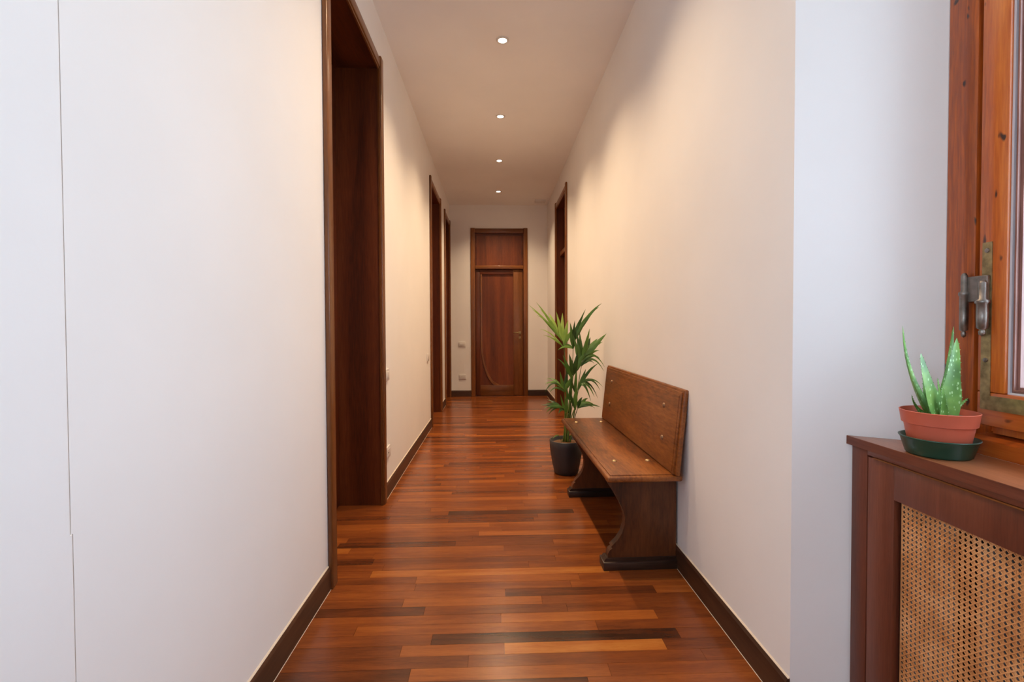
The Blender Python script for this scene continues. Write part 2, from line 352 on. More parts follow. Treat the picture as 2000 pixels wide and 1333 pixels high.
b = bmesh.new(); lay = b.verts.layers.float.new('tone')
for p in rest: plank_bm(b, p, lay)
o = obj('remaining_planks', b, 'floor', flo); o['kind'] = 'stuff'

# skirting boards
M['caulk'] = plain('cream caulk', (0.72, 0.62, 0.50, 1), 0.7)
def skirt_y(name, x, sgn, spans, label):
    bm = bmesh.new()
    for a0, b0 in spans: prism([(x, 0), (x+sgn*0.013, 0), (x+sgn*0.013, 0.094), (x+sgn*0.007, 0.105), (x, 0.105)], a0, b0, 'y', bm)
    sk = tag(obj(name, bm, 'base'), label, 'baseboard', kind='structure'); bm = bmesh.new()
    for a0, b0 in spans: prism([(x, 0.105), (x+sgn*0.006, 0.105), (x+sgn*0.002, 0.1085), (x, 0.1085)], a0, b0, 'y', bm); prism([(x+sgn*0.013, 0.0), (x+sgn*0.0143, 0.0), (x+sgn*0.013, 0.0018)], a0, b0, 'y', bm)
    obj('caulk_line', bm, 'caulk', sk)
CW = 0.064
skirt_y('baseboard_left', -L, 1, [(SEAM, DOORS_L[0][0]-CW), (DOORS_L[0][1]+CW, DOORS_L[1][0]-CW), (DOORS_L[1][1]+CW, DOORS_L[2][0]-CW)], 'dark brown skirting board along the left wall')
skirt_y('baseboard_right', R, -1, [(CORN, RDOOR[0]-CW), (RDOOR[1]+CW, D)], 'dark brown skirting board along the right wall behind the bench')
bm = bmesh.new()
for a0, b0 in ((-L, FD0-0.06), (FD1+0.06, R-0.013)): prism([(D, 0), (D-0.013, 0), (D-0.013, 0.094), (D-0.007, 0.105), (D, 0.105)], a0, b0, 'x', bm)
tag(obj('baseboard_far', bm, 'base_x'), 'short dark skirting boards either side of the far door', 'baseboard', kind='structure')

# ------------------------------------------------------------------ doors
def lined_opening(name, side, a0, b0, depth, label, trans=None, leafx=None):
    """door in a wall parallel to y; side -1 left wall, +1 right wall"""
    x = -L if side < 0 else R; s = side
    t = thing(name, label, 'door', (x, (a0+b0)/2, 0), kind='structure')
    h = (b0-a0)/2
    X = lambda u, v: (min(s*u, s*v), max(s*u, s*v))        # u measured into the wall
    for e in (-1, 1):
        y0, y1 = (-h-CW, -h) if e < 0 else (h, h+CW)
        bm = bmesh.new(); bx(bm, *X(-0.024, 0.0), y0, y1, 0, HEAD+0.085, bev=0.008, seg=3)
        bx(bm, *X(-0.012, 0.0), *((y1-0.002, y1+0.008) if e < 0 else (y0-0.008, y0+0.002)), 0, HEAD)
        auto(obj('casing', bm, 'casing', t))
        obj('jamb_lining', box(*X(0.0, depth), *((-h-0.02, -h) if e < 0 else (h, h+0.02)), 0, HEAD), 'door', t)
    bm = bmesh.new(); bx(bm, *X(-0.018, 0.0), -h, h, HEAD+0.008, HEAD+0.066, bev=0.006, seg=3); bx(bm, *X(-0.010, 0.0), -h, h, HEAD-0.006, HEAD+0.010)
    auto(obj('head_casing', bm, 'casing_y', t))
    obj('head_lining', box(*X(0.0, depth), -h, h, HEAD, HEAD+0.02), 'door_y', t)
    lx = leafx if leafx else depth-0.045
    top = trans if trans else HEAD-0.004
    if trans:
        bm = box(*X(0.045, lx+0.03), -h, h, trans, trans+0.065, bev=0.006); auto(obj('transom_bar', bm, 'casing_y', t))
        obj('transom_panel', box(*X(lx, lx+0.025), -h, h, trans+0.065, HEAD), 'panel', t)
        top = trans
    leaf = obj('leaf', box(*X(lx+0.012, lx+0.030), -h+0.006, h-0.006, 0.006, top-0.004), 'panel', t)
    bm = bmesh.new()
    for y0, y1, z0, z1 in ((-h+.006, -h+.11, .006, top-.004), (h-.11, h-.006, .006, top-.004), (-h+.11, h-.11, .006, .19), (-h+.11, h-.11, top-.12, top-.004)):
        bx(bm, *X(lx, lx+0.012), y0, y1, z0, z1)
    obj('leaf_frame', bm, 'door', leaf)
    return t
lined_opening('door_1', -1, *DOORS_L[0], LT, 'nearest walnut door opening with deep dark lining on the left wall')
lined_opening('door_2', -1, *DOORS_L[1], LT, 'middle walnut doorway of the left wall')
lined_opening('door_3', -1, *DOORS_L[2], LT, 'farthest narrow walnut doorway of the left wall beside the end wall')
lined_opening('door_4', 1, *RDOOR, 0.16, 'walnut door with transom on the right wall behind the palm', trans=2.20, leafx=0.11)

# far door, seen face on
t = thing('door_5', 'tall brown panelled door with transom panel closing the corridor', 'door', (0.08, D, 0), kind='structure')
A0, A1 = FD0-0.08, FD1-0.08
for e, (x0, x1) in enumerate(((A0-0.058, A0+0.014), (A1-0.014, A1+0.058))):
    bm = bmesh.new(); bx(bm, x0, x1, -0.024, 0.0, 0, FDT+0.07, bev=0.008, seg=3); auto(obj('casing', bm, 'casing', t))
    x0, x1 = ((A0, A0+0.02), (A1-0.02, A1))[e]
    obj('jamb_lining', box(x0, x1, 0.0, 0.2, 0, FDT), 'door', t)
bm = box(A0+0.014, A1-0.014, -0.018, 0, FDT-0.012, FDT+0.062, bev=0.006); auto(obj('head_casing', bm, 'casing_x', t))
obj('head_lining', box(A0+0.02, A1-0.02, 0, 0.2, FDT-0.02, FDT), 'door_x', t)
bm = box(A0+0.016, A1-0.016, -0.03, 0.06, 2.165, 2.225, bev=0.008, seg=3); auto(obj('transom_bar', bm, 'casing_x', t))
obj('transom_panel', box(A0+0.02, A1-0.02, 0.045, 0.07, 2.225, FDT-0.02), 'panel', t)
bm = bmesh.new(); bx(bm, A0+.02, A1-.02, 0.035, 0.045, FDT-0.05, FDT-0.02); bx(bm, A0+.02, A0+.045, 0.035, 0.045, 2.225, FDT-.05); bx(bm, A1-.045, A1-.02, 0.035, 0.045, 2.225, FDT-.05)
obj('transom_bead', bm, 'door_x', t)
B0, B1 = A0+0.022, A1-0.022
leaf = obj('leaf', box(B0, B1, 0.04, 0.055, 0.008, 2.160), 'panel', t)
P0, P1 = B0+0.075, B1-0.165
auto(obj('stile', box(B0, P0, 0.012, 0.04, 0.008, 2.16, bev=0.004), 'door', leaf)); auto(obj('stile', box(P1, B1, 0.012, 0.04, 0.008, 2.16, bev=0.004), 'casing', leaf))
auto(obj('top_rail', box(P0, P1, 0.012, 0.04, 2.08, 2.16, bev=0.004), 'door_x', leaf)); auto(obj('bottom_rail', box(P0, P1, 0.012, 0.04, 0.008, 0.187, bev=0.004), 'casing_x', leaf))
bm = bmesh.new()                                            # moulding that runs down the panel and sweeps across in an arc
pts = [(P0+0.022, 2.08), (P0+0.022, 0.95)] + [(P0+0.022+0.30*(1-math.cos(u)) , 0.95-0.77*math.sin(u)) for u in [i*PI/2/16*0.98 for i in range(1, 17)]]
prev = None; n = len(pts)
for i, (x, z) in enumerate(pts):
    d = Vector((pts[min(i+1, n-1)][0]-pts[max(i-1, 0)][0], 0, pts[min(i+1, n-1)][1]-pts[max(i-1, 0)][1])).normalized(); nn = Vector((d.z, 0, -d.x))
    wd = 0.016 + (0.012*max(0, i-2)/n); c = Vector((x, 0, z))
    ring = [bm.verts.new(c+nn*wd+Vector((0, .04, 0))), bm.verts.new(c+nn*wd*.8+Vector((0, .016, 0))), bm.verts.new(c-nn*wd*.8+Vector((0, .016, 0))), bm.verts.new(c-nn*wd+Vector((0, .04, 0)))]
    if prev:
        for k in range(4): bm.faces.new([prev[k], prev[(k+1)%4], ring[(k+1)%4], ring[k]])
    else: bm.faces.new(ring)
    prev = ring
bm.faces.new(prev[::-1]); bmesh.ops.recalc_face_normals(bm, faces=list(bm.faces)); obj('arc_moulding', bm, 'casing', leaf)
hx = B1-0.055
bm = tube([(hx, 0.012, 1.085), (hx, -0.035, 1.085), (hx-0.02, -0.045, 1.085), (hx-0.115, -0.045, 1.085)], 0.009, 8); lathe([(0, 0), (0.024, 0), (0.024, 0.008), (0, 0.008)], 16)
h = obj('handle', bm, 'brass', leaf, True); 
bm = box(hx-0.02, hx+0.02, 0.004, 0.012, 1.06, 1.11); obj('rose_plate', bm, 'brass', leaf)
bm = box(hx-0.018, hx+0.018, 0.002, 0.012, 0.985, 1.02); obj('lock_plate', bm, 'brass', leaf)

# ------------------------------------------------------------------ pine window and radiator cover
def casement(name, label, y0, y1, x, hinge, parent):
    """one sash; y0<y1, face at x towards the room"""
    sw = 0.066; z0, z1 = 0.948, WIN_TOP-0.06
    s = obj('sash', bmesh.new(), 'pine', parent)
    for p, q in ((y0, y0+sw), (y1-sw, y1)): auto(obj('stile', box(x, x+0.045, p, q, z0, z1, bev=0.004), 'pine', s))
    auto(obj('bottom_rail', box(x, x+0.045, y0+sw, y1-sw, z0, z0+0.078, bev=0.004), 'pine_y', s)); auto(obj('top_rail', box(x, x+0.045, y0+sw, y1-sw, z1-0.078, z1, bev=0.004), 'pine_y', s))
    return s
M['putty'] = plain('whitish putty', (0.62, 0.62, 0.66, 1), 0.4)  # whitish colour stands in for the glint on the bead edge
M['bead'] = wood('brown mauve bead wood', lin(110, 72, 62), lin(150, 106, 94), lin(176, 132, 120), axis='z', rough=0.4)
M['shutter'] = wood('weathered outer lining', lin(48, 30, 26), lin(76, 50, 44), lin(98, 68, 60), axis='z', rough=0.5, freq=60)
def window_unit(name, label, cat_loc, rotz, y0, y1, z0, z1, brass):
    t = thing(name, label, 'window', cat_loc, rotz, kind='structure')
    fw_ = 0.078
    for p, q in ((y0, y0+fw_), (y1-fw_, y1)): auto(obj('frame_post', box(0, 0.085, p, q, z0+0.04, z1, bev=0.004), 'pine', t))
    bm = bmesh.new(); prism([(-0.010, z0), (-0.010, z0+0.036), (0.012, z0+0.044), (0.09, z0+0.05), (0.09, z0)], y0, y1, 'y', bm); obj('frame_sill', bm, 'pine_y', t)
    auto(obj('frame_head', box(0, 0.085, y0+fw_, y1-fw_, z1-0.07, z1, bev=0.004), 'pine_y', t))
    bm = bmesh.new()                                        # rebate behind the sashes
    bx(bm, 0.050, 0.085, y0+fw_, y0+fw_+.022, z0+.05, z1-.07); bx(bm, 0.050, 0.085, y1-fw_-.022, y1-fw_, z0+.05, z1-.07); bx(bm, 0.030, 0.085, y0+fw_+.022, y1-fw_-.022, z0+.05, z0+.066)
    obj('rebate', bm, 'pine', t)
    mid = (y0+y1)/2; sw = 0.064
    for a0, b0, hs in ((y0+fw_+0.013, mid-0.001, -1), (mid+0.001, y1-fw_-0.013, 1)):
        s0, s1 = z0+0.072, z1-0.073
        sx0, sx1 = -0.004, 0.046
        st = auto(obj('sash', box(sx0, sx1, a0, b0, s0, s0+0.082, bev=0.004), 'pine_y', t))       # bottom rail carries the sash
        auto(obj('sash_stile', box(sx0, sx1, a0, a0+sw, s0+0.082, s1, bev=0.004), 'pine', st)); auto(obj('sash_stile', box(sx0, sx1, b0-sw, b0, s0+0.082, s1, bev=0.004), 'pine', st))
        auto(obj('sash_rail', box(sx0, sx1, a0+sw, b0-sw, s1-0.075, s1, bev=0.004), 'pine_y', st))
        bm = bmesh.new(); g0, g1, h0, h1 = a0+sw, b0-sw, s0+0.082, s1-0.075
        def ring(bm, x0, x1, u, v):                             # a rectangular frame between insets u and v
            for p in ((g0+u, g0+v, h0+u, h1-u), (g1-v, g1-u, h0+u, h1-u), (g0+v, g1-v, h0+u, h0+v), (g0+v, g1-v, h1-v, h1-u)): bx(bm, x0, x1, *p)
            return bm
        obj('putty_line', ring(bm, 0.004, 0.026, 0.0, 0.0045), 'putty', st)  # bead edge highlight, put in as a pale strip
        bm = ring(bmesh.new(), 0.010, 0.026, 0.0045, 0.009); ring(bm, 0.006, 0.026, 0.009, 0.012); ring(bm, 0.014, 0.026, 0.012, 0.018)
        obj('glazing_bead', bm, 'bead', st)
        obj('pane', box(0.026, 0.030, g0, g1, h0, h1), 'glass', st)
        if brass:
            e = b0 if hs > 0 else a0; s = hs
            Yr = lambda u, v: (min(e-s*u, e-s*v), max(e-s*u, e-s*v))
            for zc in (1.09, 2.15):
                zz = zc
                zb, zt = (s0+0.040, 1.39) if zc < 1.5 else (2.17, s1-0.04)
                ya, yb, yc = e-s*0.010, e-s*0.033, e-s*0.20
                bm = prism([(ya, zb), (yc, zb), (yc, zb+0.034), (yb, zb+0.034), (yb, zt), (ya, zt)] if zc < 1.5 else [(ya, zb), (yb, zb), (yb, zt-0.034), (yc, zt-0.034), (yc, zt), (ya, zt)], sx0-0.002, sx0, 'x')
                pl = obj('corner_plate', bm, 'brass', st)
                hz = 1.235 if zc < 1.5 else 2.24
                bm = bmesh.new(); bx(bm, sx0-0.010, sx0-0.002, *Yr(-0.030, 0.030), hz+0.012, hz+0.075, bev=0.002); obj('hinge_leaf', bm, 'steel', st)
                for yy, z_0, z_1, rr in ((e+s*0.024, hz-0.060, hz+0.072, .0085), (e-s*0.022, hz-0.055, hz+0.050, .0115)):
                    bm = lathe([(0, z_0-.018), (rr*.55, z_0-.014), (rr*.65, z_0-.006), (rr*.4, z_0-.002), (rr, z_0+.002), (rr*1.05, z_0+.03), (rr*1.05, z_1-.045), (rr*1.3, z_1-.042), (rr*1.3, z_1-.036), (rr*.8, z_1-.032), (rr*.8, z_1+.006), (rr*.5, z_1+.012), (0, z_1+.014)], 16, cx=sx0-0.012, cy=yy)
                    obj('hinge_barrel', bm, 'steel', st, True)
                for zz in (zt-0.02, zb+0.12) if zc < 1.5 else (zb+0.02,):
                    bm = lathe([(0, 0.0), (0.006, 0.0), (0.005, 0.002), (0, 0.0028)], 12); xf(bm, Matrix.Rotation(-PI/2, 4, 'Y')); xf(bm, Matrix.Translation((sx0-0.002, sum(Yr(0.010, 0.033))/2, zz))); obj('screw', bm, 'steel', st)
    return t
window_unit('window_1', 'orange varnished pine casement window beside the aloe', (WINX, 0, 0), 0, WIN_N, WIN_F, SILL, WIN_TOP+0.05, True)
for k in range(3): obj('outer_lining', box(WINX+0.10+k*0.09, WINX+0.18+k*0.09, WIN_F-0.022-0.004*(k % 2), WIN_F-0.001, SILL, WIN_TOP+0.04), 'shutter', bpy.data.objects['window_1']).location = (-WINX, 0, 0)
portal('daylight_side', (WINX+0.12, (WIN_N+WIN_F)/2, (SILL+WIN_TOP)/2), (0, PI/2, 0), WIN_TOP-SILL, WIN_F-WIN_N)

window_unit('window_2', 'pine casement window in the left wall behind the viewpoint', (-L-0.08, (W20+W21)/2, 0), PI, (W20-W21)/2, (W21-W20)/2, W2B, W2T, False)  # unseen window added to bring in daylight from behind the viewpoint
portal('daylight_left', (-L-0.22, (W20+W21)/2, (W2B+W2T)/2), (0, -PI/2, 0), W2T-W2B, W21-W20)

# radiator cover with a cane front
FX = 1.0203
t = thing('radiator_cover', 'brown veneered radiator cover with woven cane front under the window', 'cabinet', (FX, 0, 0))
jf = lambda X: CORN-(X-R)/1.681                             # far reveal line
jn = lambda X: NC+(X-R)/1.681
e = 0.003
bm = prism([(-0.004, jn(FX-0.004)+e), (WINX-FX-0.012, jn(WINX-0.012)+e), (WINX-FX-0.012, jf(WINX-0.012)-e), (-0.004, jf(FX-0.004)-e)], SILL-0.024, SILL, 'z'); obj('top_board', bm, 'sill', t)
obj('edge_band', box(-0.0052, -0.004, jn(FX)+0.004, jf(FX-0.004)-e, SILL-0.024, SILL-0.0006), 'cab_y', t)  # front edge in the cabinet veneer colour, not lightened
yF, yN = 1.3195, jn(FX)+0.006
auto(obj('corner_post', box(0, 0.022, 1.264, yF, 0, SILL-0.024, bev=0.0015), 'cab', t)); auto(obj('corner_post', box(0, 0.022, yN, yN+0.057, 0, SILL-0.024, bev=0.0015), 'cab', t))
auto(obj('top_rail', box(0, 0.022, yN+0.057, 1.264, 0.8335, SILL-0.024, bev=0.0015), 'cab_y', t))
dr = auto(obj('front_panel', box(0.001, 0.022, 1.1765, 1.2625, 0.02, 0.8295, bev=0.002), 'cab', t))
auto(obj('panel_stile', box(0.001, 0.022, yN+0.059, yN+0.145, 0.02, 0.8295, bev=0.002), 'cab', dr))
auto(obj('panel_rail', box(0.0005, 0.022, yN+0.145, 1.1765, 0.740, 0.8295, bev=0.002), 'cab', dr)); auto(obj('panel_rail', box(0.0005, 0.022, yN+0.145, 1.1765, 0.02, 0.11, bev=0.002), 'cab_y', dr))
bm = bmesh.new(); bx(bm, -0.004, 0.0, yN+0.06, 1.240, 0.8300, 0.8330); obj('shadow_bead', bm, 'casing_y', t)  # thin bead in paler wood along the front panel's top
bm = bmesh.new(); pit = 0.0121; cy0, cy1, cz0, cz1 = yN+0.15, 1.1675, 0.105, 0.745; xo = 0.016
def strip(bm, p, q, wd, x0, th=0.0009):
    (ya, za), (yb, zb) = p, q; d = Vector((yb-ya, zb-za)); 
    if d.length < 1e-4: return
    d.normalize(); nx, nz = -d.y*wd/2, d.x*wd/2
    prism([(ya+nx, za+nz), (yb+nx, zb+nz), (yb-nx, zb-nz), (ya-nx, za-nz)], x0, x0+th, 'x', bm)
ny = int((cy1-cy0)/pit); nz_ = int((cz1-cz0)/pit)
for i in range(ny+1):
    for o_ in (-0.0014, 0.0014): strip(bm, (cy1-i*pit+o_, cz0), (cy1-i*pit+o_, cz1), 0.0023, xo)
for j in range(nz_+1):
    for o_ in (-0.0013, 0.0013): strip(bm, (cy0, cz1-j*pit+o_), (cy1, cz1-j*pit+o_), 0.0021, xo+0.0009)
for sgn in (1, -1):
    for i in range(-nz_-1, ny+nz_+2):
        ya, za = cy1-(i+0.5)*pit, cz1
        u0, u1 = 0.0, cz1-cz0
        # line y = ya - sgn*u, z = cz1-u
        if sgn > 0: lo = max(0, ya-cy1); hi = min(u1, ya-cy0)
        else: lo = max(0, cy0-ya); hi = min(u1, cy1-ya)
        if hi > lo: strip(bm, (ya-sgn*lo, cz1-lo), (ya-sgn*hi, cz1-hi), 0.0022, xo-0.0009 if sgn > 0 else xo-0.0016)
cane = obj('cane_panel', bm, 'cane', t); cane['kind'] = 'stuff'; cane['label'] = 'honey coloured woven cane mesh'
obj('inner_back', box(0.17, 0.175, yN+0.14, 1.18, 0.0, 0.8), 'black', t)
rad = thing('radiator', 'grey column radiator half hidden behind the woven cane', 'radiator', (FX+0.10, 0.62, 0.0))
for i in range(12):
    bm = bmesh.new(); yy = -0.42+i*0.07
    bx(bm, -0.045, 0.045, yy, yy+0.055, 0.10, 0.70, bev=0.02, seg=3); auto(obj('section', bm, 'radiator', rad))
obj('foot', box(-0.03, 0.03, -0.40, -0.37, 0, 0.12), 'radiator', rad); obj('foot', box(-0.03, 0.03, 0.36, 0.39, 0, 0.12), 'radiator', rad)

# ------------------------------------------------------------------ bench
t = thing('bench', 'dark waxed wooden settle with leaning back and scrolled end panels', 'bench', (0.69, 2.90, 0), math.radians(0.7))
S0, S1 = -0.178, 0.180; Y0, Y1 = -0.715, 0.705; ZT = 0.492
bm = bmesh.new(); bx(bm, S0, S1, Y0, Y1, ZT-0.034, ZT-0.006, bev=0.009, seg=3); bx(bm, S0+0.017, S1-0.004, Y0+0.017, Y1-0.017, ZT-0.012, ZT, bev=0.004, seg=2)
auto(obj('seat', bm, 'bench', t))
lean = math.radians(6.0); HB = 0.405
bm = bmesh.new(); bx(bm, 0.012, 0.034, Y0-0.012, Y1+0.01, 0, HB, bev=0.007, seg=3); bx(bm, 0.004, 0.014, Y0+0.004, Y1-0.006, 0.004, HB-0.014, bev=0.003); bx(bm, 0.0, 0.008, Y0+0.018, Y1-0.020, 0.010, HB-0.030, bev=0.003)
BM = Matrix.Translation((0.128, 0, ZT-0.002)) @ Matrix.Rotation(lean, 4, 'Y')
bk = auto(obj('backrest', xf(bm, BM), 'bench', t))
prof = [(-0.166, 0.458), (-0.150, 0.425), (-0.118, 0.375), (-0.090, 0.325), (-0.072, 0.285), (-0.064, 0.250), (-0.066, 0.215), (-0.078, 0.175), (-0.100, 0.140), (-0.128, 0.113), (-0.132, 0.108), (-0.126, 0.100), (-0.138, 0.092), (-0.148, 0.074), (-0.150, 0.054), (0.190, 0.054), (0.190, 0.458)]
for yc in (-0.585, 0.41):
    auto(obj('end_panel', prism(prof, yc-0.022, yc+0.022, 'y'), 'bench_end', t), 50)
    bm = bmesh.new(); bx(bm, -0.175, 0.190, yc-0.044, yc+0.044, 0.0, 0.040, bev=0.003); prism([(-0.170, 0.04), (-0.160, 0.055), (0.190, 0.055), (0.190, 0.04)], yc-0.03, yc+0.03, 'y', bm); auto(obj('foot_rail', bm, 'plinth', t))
cap = lambda r: lathe([(r, 0.0), (r, r*.15), (r*.85, r*.4), (r*.5, r*.58), (0, r*.64)], 16)
for (x, yy) in ((-0.082, -0.475), (0.092, -0.475), (-0.096, 0.52), (0.088, 0.525)):
    obj('bolt_cap', cap(0.013), 'bolt', t, True, (x, yy, ZT))
for (hh, yy) in ((0.30, -0.525), (0.14, -0.545), (0.30, 0.50), (0.14, 0.50)):
    bm = cap(0.013); xf(bm, BM @ Matrix.Translation((0.0, yy, hh)) @ Matrix.Rotation(-PI/2, 4, 'Y')); obj('bolt_cap', bm, 'bolt_dark', t, True)
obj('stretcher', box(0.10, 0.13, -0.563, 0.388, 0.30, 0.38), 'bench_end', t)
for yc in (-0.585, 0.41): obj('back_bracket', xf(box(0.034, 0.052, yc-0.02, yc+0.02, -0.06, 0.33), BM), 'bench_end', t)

# ------------------------------------------------------------------ palm in a grey pot
PX, PY = 0.575, 3.83
t = thing('potted_palm', 'kentia palm with drooping fronds in a dark grey pot behind the bench', 'plant', (PX, PY, 0))
H_ = 0.272
obj('pot', lathe([(0, 0), (0.088, 0), (0.096, 0.006), (0.112, 0.08), (0.126, 0.16), (0.133, 0.22), (0.1345, H_-0.004), (0.132, H_), (0.127, H_-0.004), (0.124, H_-0.04), (0, H_-0.04)], 48), 'potgrey', t, True)
obj('soil', lathe([(0.1235, H_-0.042), (0.11, H_-0.026), (0.05, H_-0.018), (0, H_-0.016)], 28), 'soil', t, True)
def leaflet(base, tip, bend, wid, parent, mat, n=8, sag=None):
    base, tip = Vector(base), Vector(tip); mid = (base+tip)/2 + Vector(bend)
    path = bez(base, mid, tip, n); bm = bmesh.new(); prev = None
    for i, p in enumerate(path):
        d = (path[min(i+1, n)]-path[max(i-1, 0)]).normalized()
        s = d.cross(Vector((0.15, -0.75, 0.65))).normalized(); nn = s.cross(d)
        u = i/n; wv = wid*(0.25+0.75*min(1, u/0.3))*max(0.03, (1-max(0, u-0.3)/0.7)**0.85)
        ring = [bm.verts.new(p-s*wv-nn*wv*.35), bm.verts.new(p), bm.verts.new(p+s*wv-nn*wv*.35)]
        if prev:
            for k in (0, 1): bm.faces.new([prev[k], prev[k+1], ring[k+1], ring[k]])
        prev = ring
    return obj('leaflet', bm, mat, parent, True)
def V(x, z, y=0): return Vector((x-PX, y, z))
RB = random.Random(3)
def frond(foot, ctrl, top, tip_dir, leaves, mat, r=0.0055):
    """foot/ctrl/top: stalk; leaves: (base fraction, tip x, z, y, bend z, half width)"""
    st = bez(foot, ctrl, top, 14); ext = [st[-1] + Vector(tip_dir)*u for u in (0.35, 0.7, 1.0)]
    full = st+ext; n = len(full)
    f = obj('frond', tube(full, [r*(1-0.72*i/n) for i in range(n)], 7), 'petiole', t, True)
    for fr_, x, z, yv, bz_, wd in leaves:
        i = min(n-1, int(fr_*(n-1))); leaflet(full[i], V(x, z, yv), (RB.uniform(-.01, .01), RB.uniform(-.02, .02), bz_*1.25), wd*1.18, f, mat)
Z0 = H_-0.03
# upper left frond
frond((0.01, 0.0, Z0), V(.60, .75), V(.545, 1.07, -.02), (-.10, -.01, .13), [
 (.78, .38, 1.12, -.06, .035, .008), (.80, .35, 1.17, -.10, .05, .008), (.84, .27, 1.36, -.06, .03, .013), (.86, .30, 1.33, .02, .05, .013), (.88, .335, 1.385, .0, .03, .015), (.90, .37, 1.33, .05, .03, .014),
 (.84, .33, 1.28, -.08, .05, .012), (.90, .44, 1.30, .06, .03, .016), (.86, .50, 1.31, .03, .02, .016), (.84, .555, 1.30, .06, .03, .016), (.82, .60, 1.24, .05, .04, .017), (.80, .64, 1.17, -.02, .04, .014),
 (.78, .44, 1.10, -.10, .03, .008)], 'palm_young')
# upper right frond
frond((0.02, 0.01, Z0), V(.625, .70), V(.635, 1.06, .0), (.09, -.02, .17), [
 (.80, .60, 1.22, -.05, .02, .019), (.82, .635, 1.235, -.06, .0, .019), (.84, .70, 1.27, -.02, .02, .019), (.88, .77, 1.30, -.03, .03, .017), (.92, .855, 1.372, -.05, .055, .014), (.95, .85, 1.345, .02, .05, .010),
 (.90, .79, 1.29, .05, .05, .012), (.86, .745, 1.33, .05, .05, .010), (.80, .53, 1.02, .03, .05, .010), (.78, .50, 1.0, -.06, .04, .012)], 'palm')
# right frond of broad dark leaves
frond((0.03, -.01, Z0), V(.66, .65), V(.70, .91, -.04), (.05, -.02, .13), [
 (.80, .62, 1.13, -.06, .02, .018), (.83, .655, 1.15, -.02, .01, .018), (.86, .69, 1.15, .03, .01, .018), (.86, .752, 1.17, -.08, .0, .018), (.90, .78, 1.10, .03, .02, .019), (.92, .83, 1.09, -.01, .02, .019), (.94, .895, 1.13, -.04, .01, .023),
 (.92, .885, 1.06, .05, .03, .017), (.88, .86, .99, .06, .04, .016), (.84, .885, .86, -.02, .12, .014), (.82, .87, .83, -.06, .12, .012), (.80, .86, .93, .04, .07, .014), (.78, .82, .88, .06, .06, .014)], 'palm')
# inner upright frond
frond((0.0, -.02, Z0), V(.61, .55), V(.62, .80, -.08), (.02, -.01, .08), [
 (.80, .535, .965, -.10, .02, .020), (.84, .58, .975, -.12, .01, .021), (.88, .655, 1.0, -.10, .0, .019), (.90, .70, .965, -.08, .02, .021), (.86, .735, .93, -.04, .04, .014), (.80, .50, .93, -.04, .05, .010)], 'palm')
# left drooping frond
frond((-.02, 0, Z0), V(.575, .55), V(.555, .68, -.03), (-.06, -.02, .06), [
 (.85, .40, .735, -.06, .055, .010), (.88, .41, .715, .03, .07, .011), (.90, .395, .665, -.08, .09, .010), (.92, .42, .755, .06, .05, .012), (.82, .44, .66, -.03, .06, .010), (.80, .52, .83, -.04, .02, .014), (.82, .585, .85, .0, .01, .016), (.80, .63, .80, -.06, .02, .016)], 'palm')
# right mid drooping frond
frond((.035, .01, Z0), V(.64, .50), V(.685, .70, .02), (.05, -.01, .05), [
 (.84, .84, .60, .03, .12, .012), (.88, .80, .62, -.03, .10, .015), (.90, .865, .66, .05, .10, .013), (.92, .87, .70, -.02, .08, .010), (.86, .77, .585, -.04, .11, .014), (.82, .74, .84, .02, .02, .014), (.80, .80, .86, .04, .04, .012), (.84, .85, .89, .03, .04, .011)], 'palm')
# low left frond
frond((-.03, -.01, Z0), V(.585, .46), V(.55, .535, -.05), (-.06, -.03, .015), [
 (.85, .40, .575, -.08, .03, .012), (.88, .38, .545, -.12, .035, .013), (.90, .405, .50, -.06, .05, .012), (.92, .42, .595, .0, .02, .013), (.84, .43, .48, -.02, .05, .011), (.94, .36, .56, -.05, .02, .012), (.82, .50, .50, -.1, .03, .016)], 'palm')
# low right frond
frond((.03, -.02, Z0), V(.63, .42), V(.665, .53, -.03), (.06, -.02, .03), [
 (.85, .80, .555, -.03, .055, .014), (.88, .85, .535, -.04, .045, .013), (.90, .82, .515, .04, .04, .012), (.92, .76, .60, .03, .03, .014), (.84, .70, .62, -.04, .02, .014)], 'palm')
# short inner shoots
for (bx_, by_, tx, tz, ty, hw) in ((-.01, -.02, .60, .72, -.05, .016), (.01, -.03, .64, .66, -.06, .018), (.02, .02, .655, .78, .03, .015), (0, 0, .57, .62, -.03, .015), (-.005, .02, .61, .60, .05, .014)):
    f = obj('frond', tube(bez((bx_, by_, Z0), (bx_, by_, .42), V(tx, tz-.12, ty), 8), [.006]*5+[.004]*4, 7), 'petiole', t, True)
    leaflet(V(tx, tz-.14, ty), V(tx+.01, tz+.08, ty), (0, -.01, 0), hw, f, 'palm'); leaflet(V(tx, tz-.14, ty), V(tx-.05, tz+.03, ty-.03), (-.01, 0, .03), hw*.8, f, 'palm')
f = obj('frond', tube(bez((-.04, -.02, Z0), (-.05, -.04, .33), (-.105, -.05, .315), 8), .002, 6), 'petiole', t, True); leaflet((-.06, -.04, .318), (-.125, -.06, .285), (0, 0, .02), .005, f, 'palm')

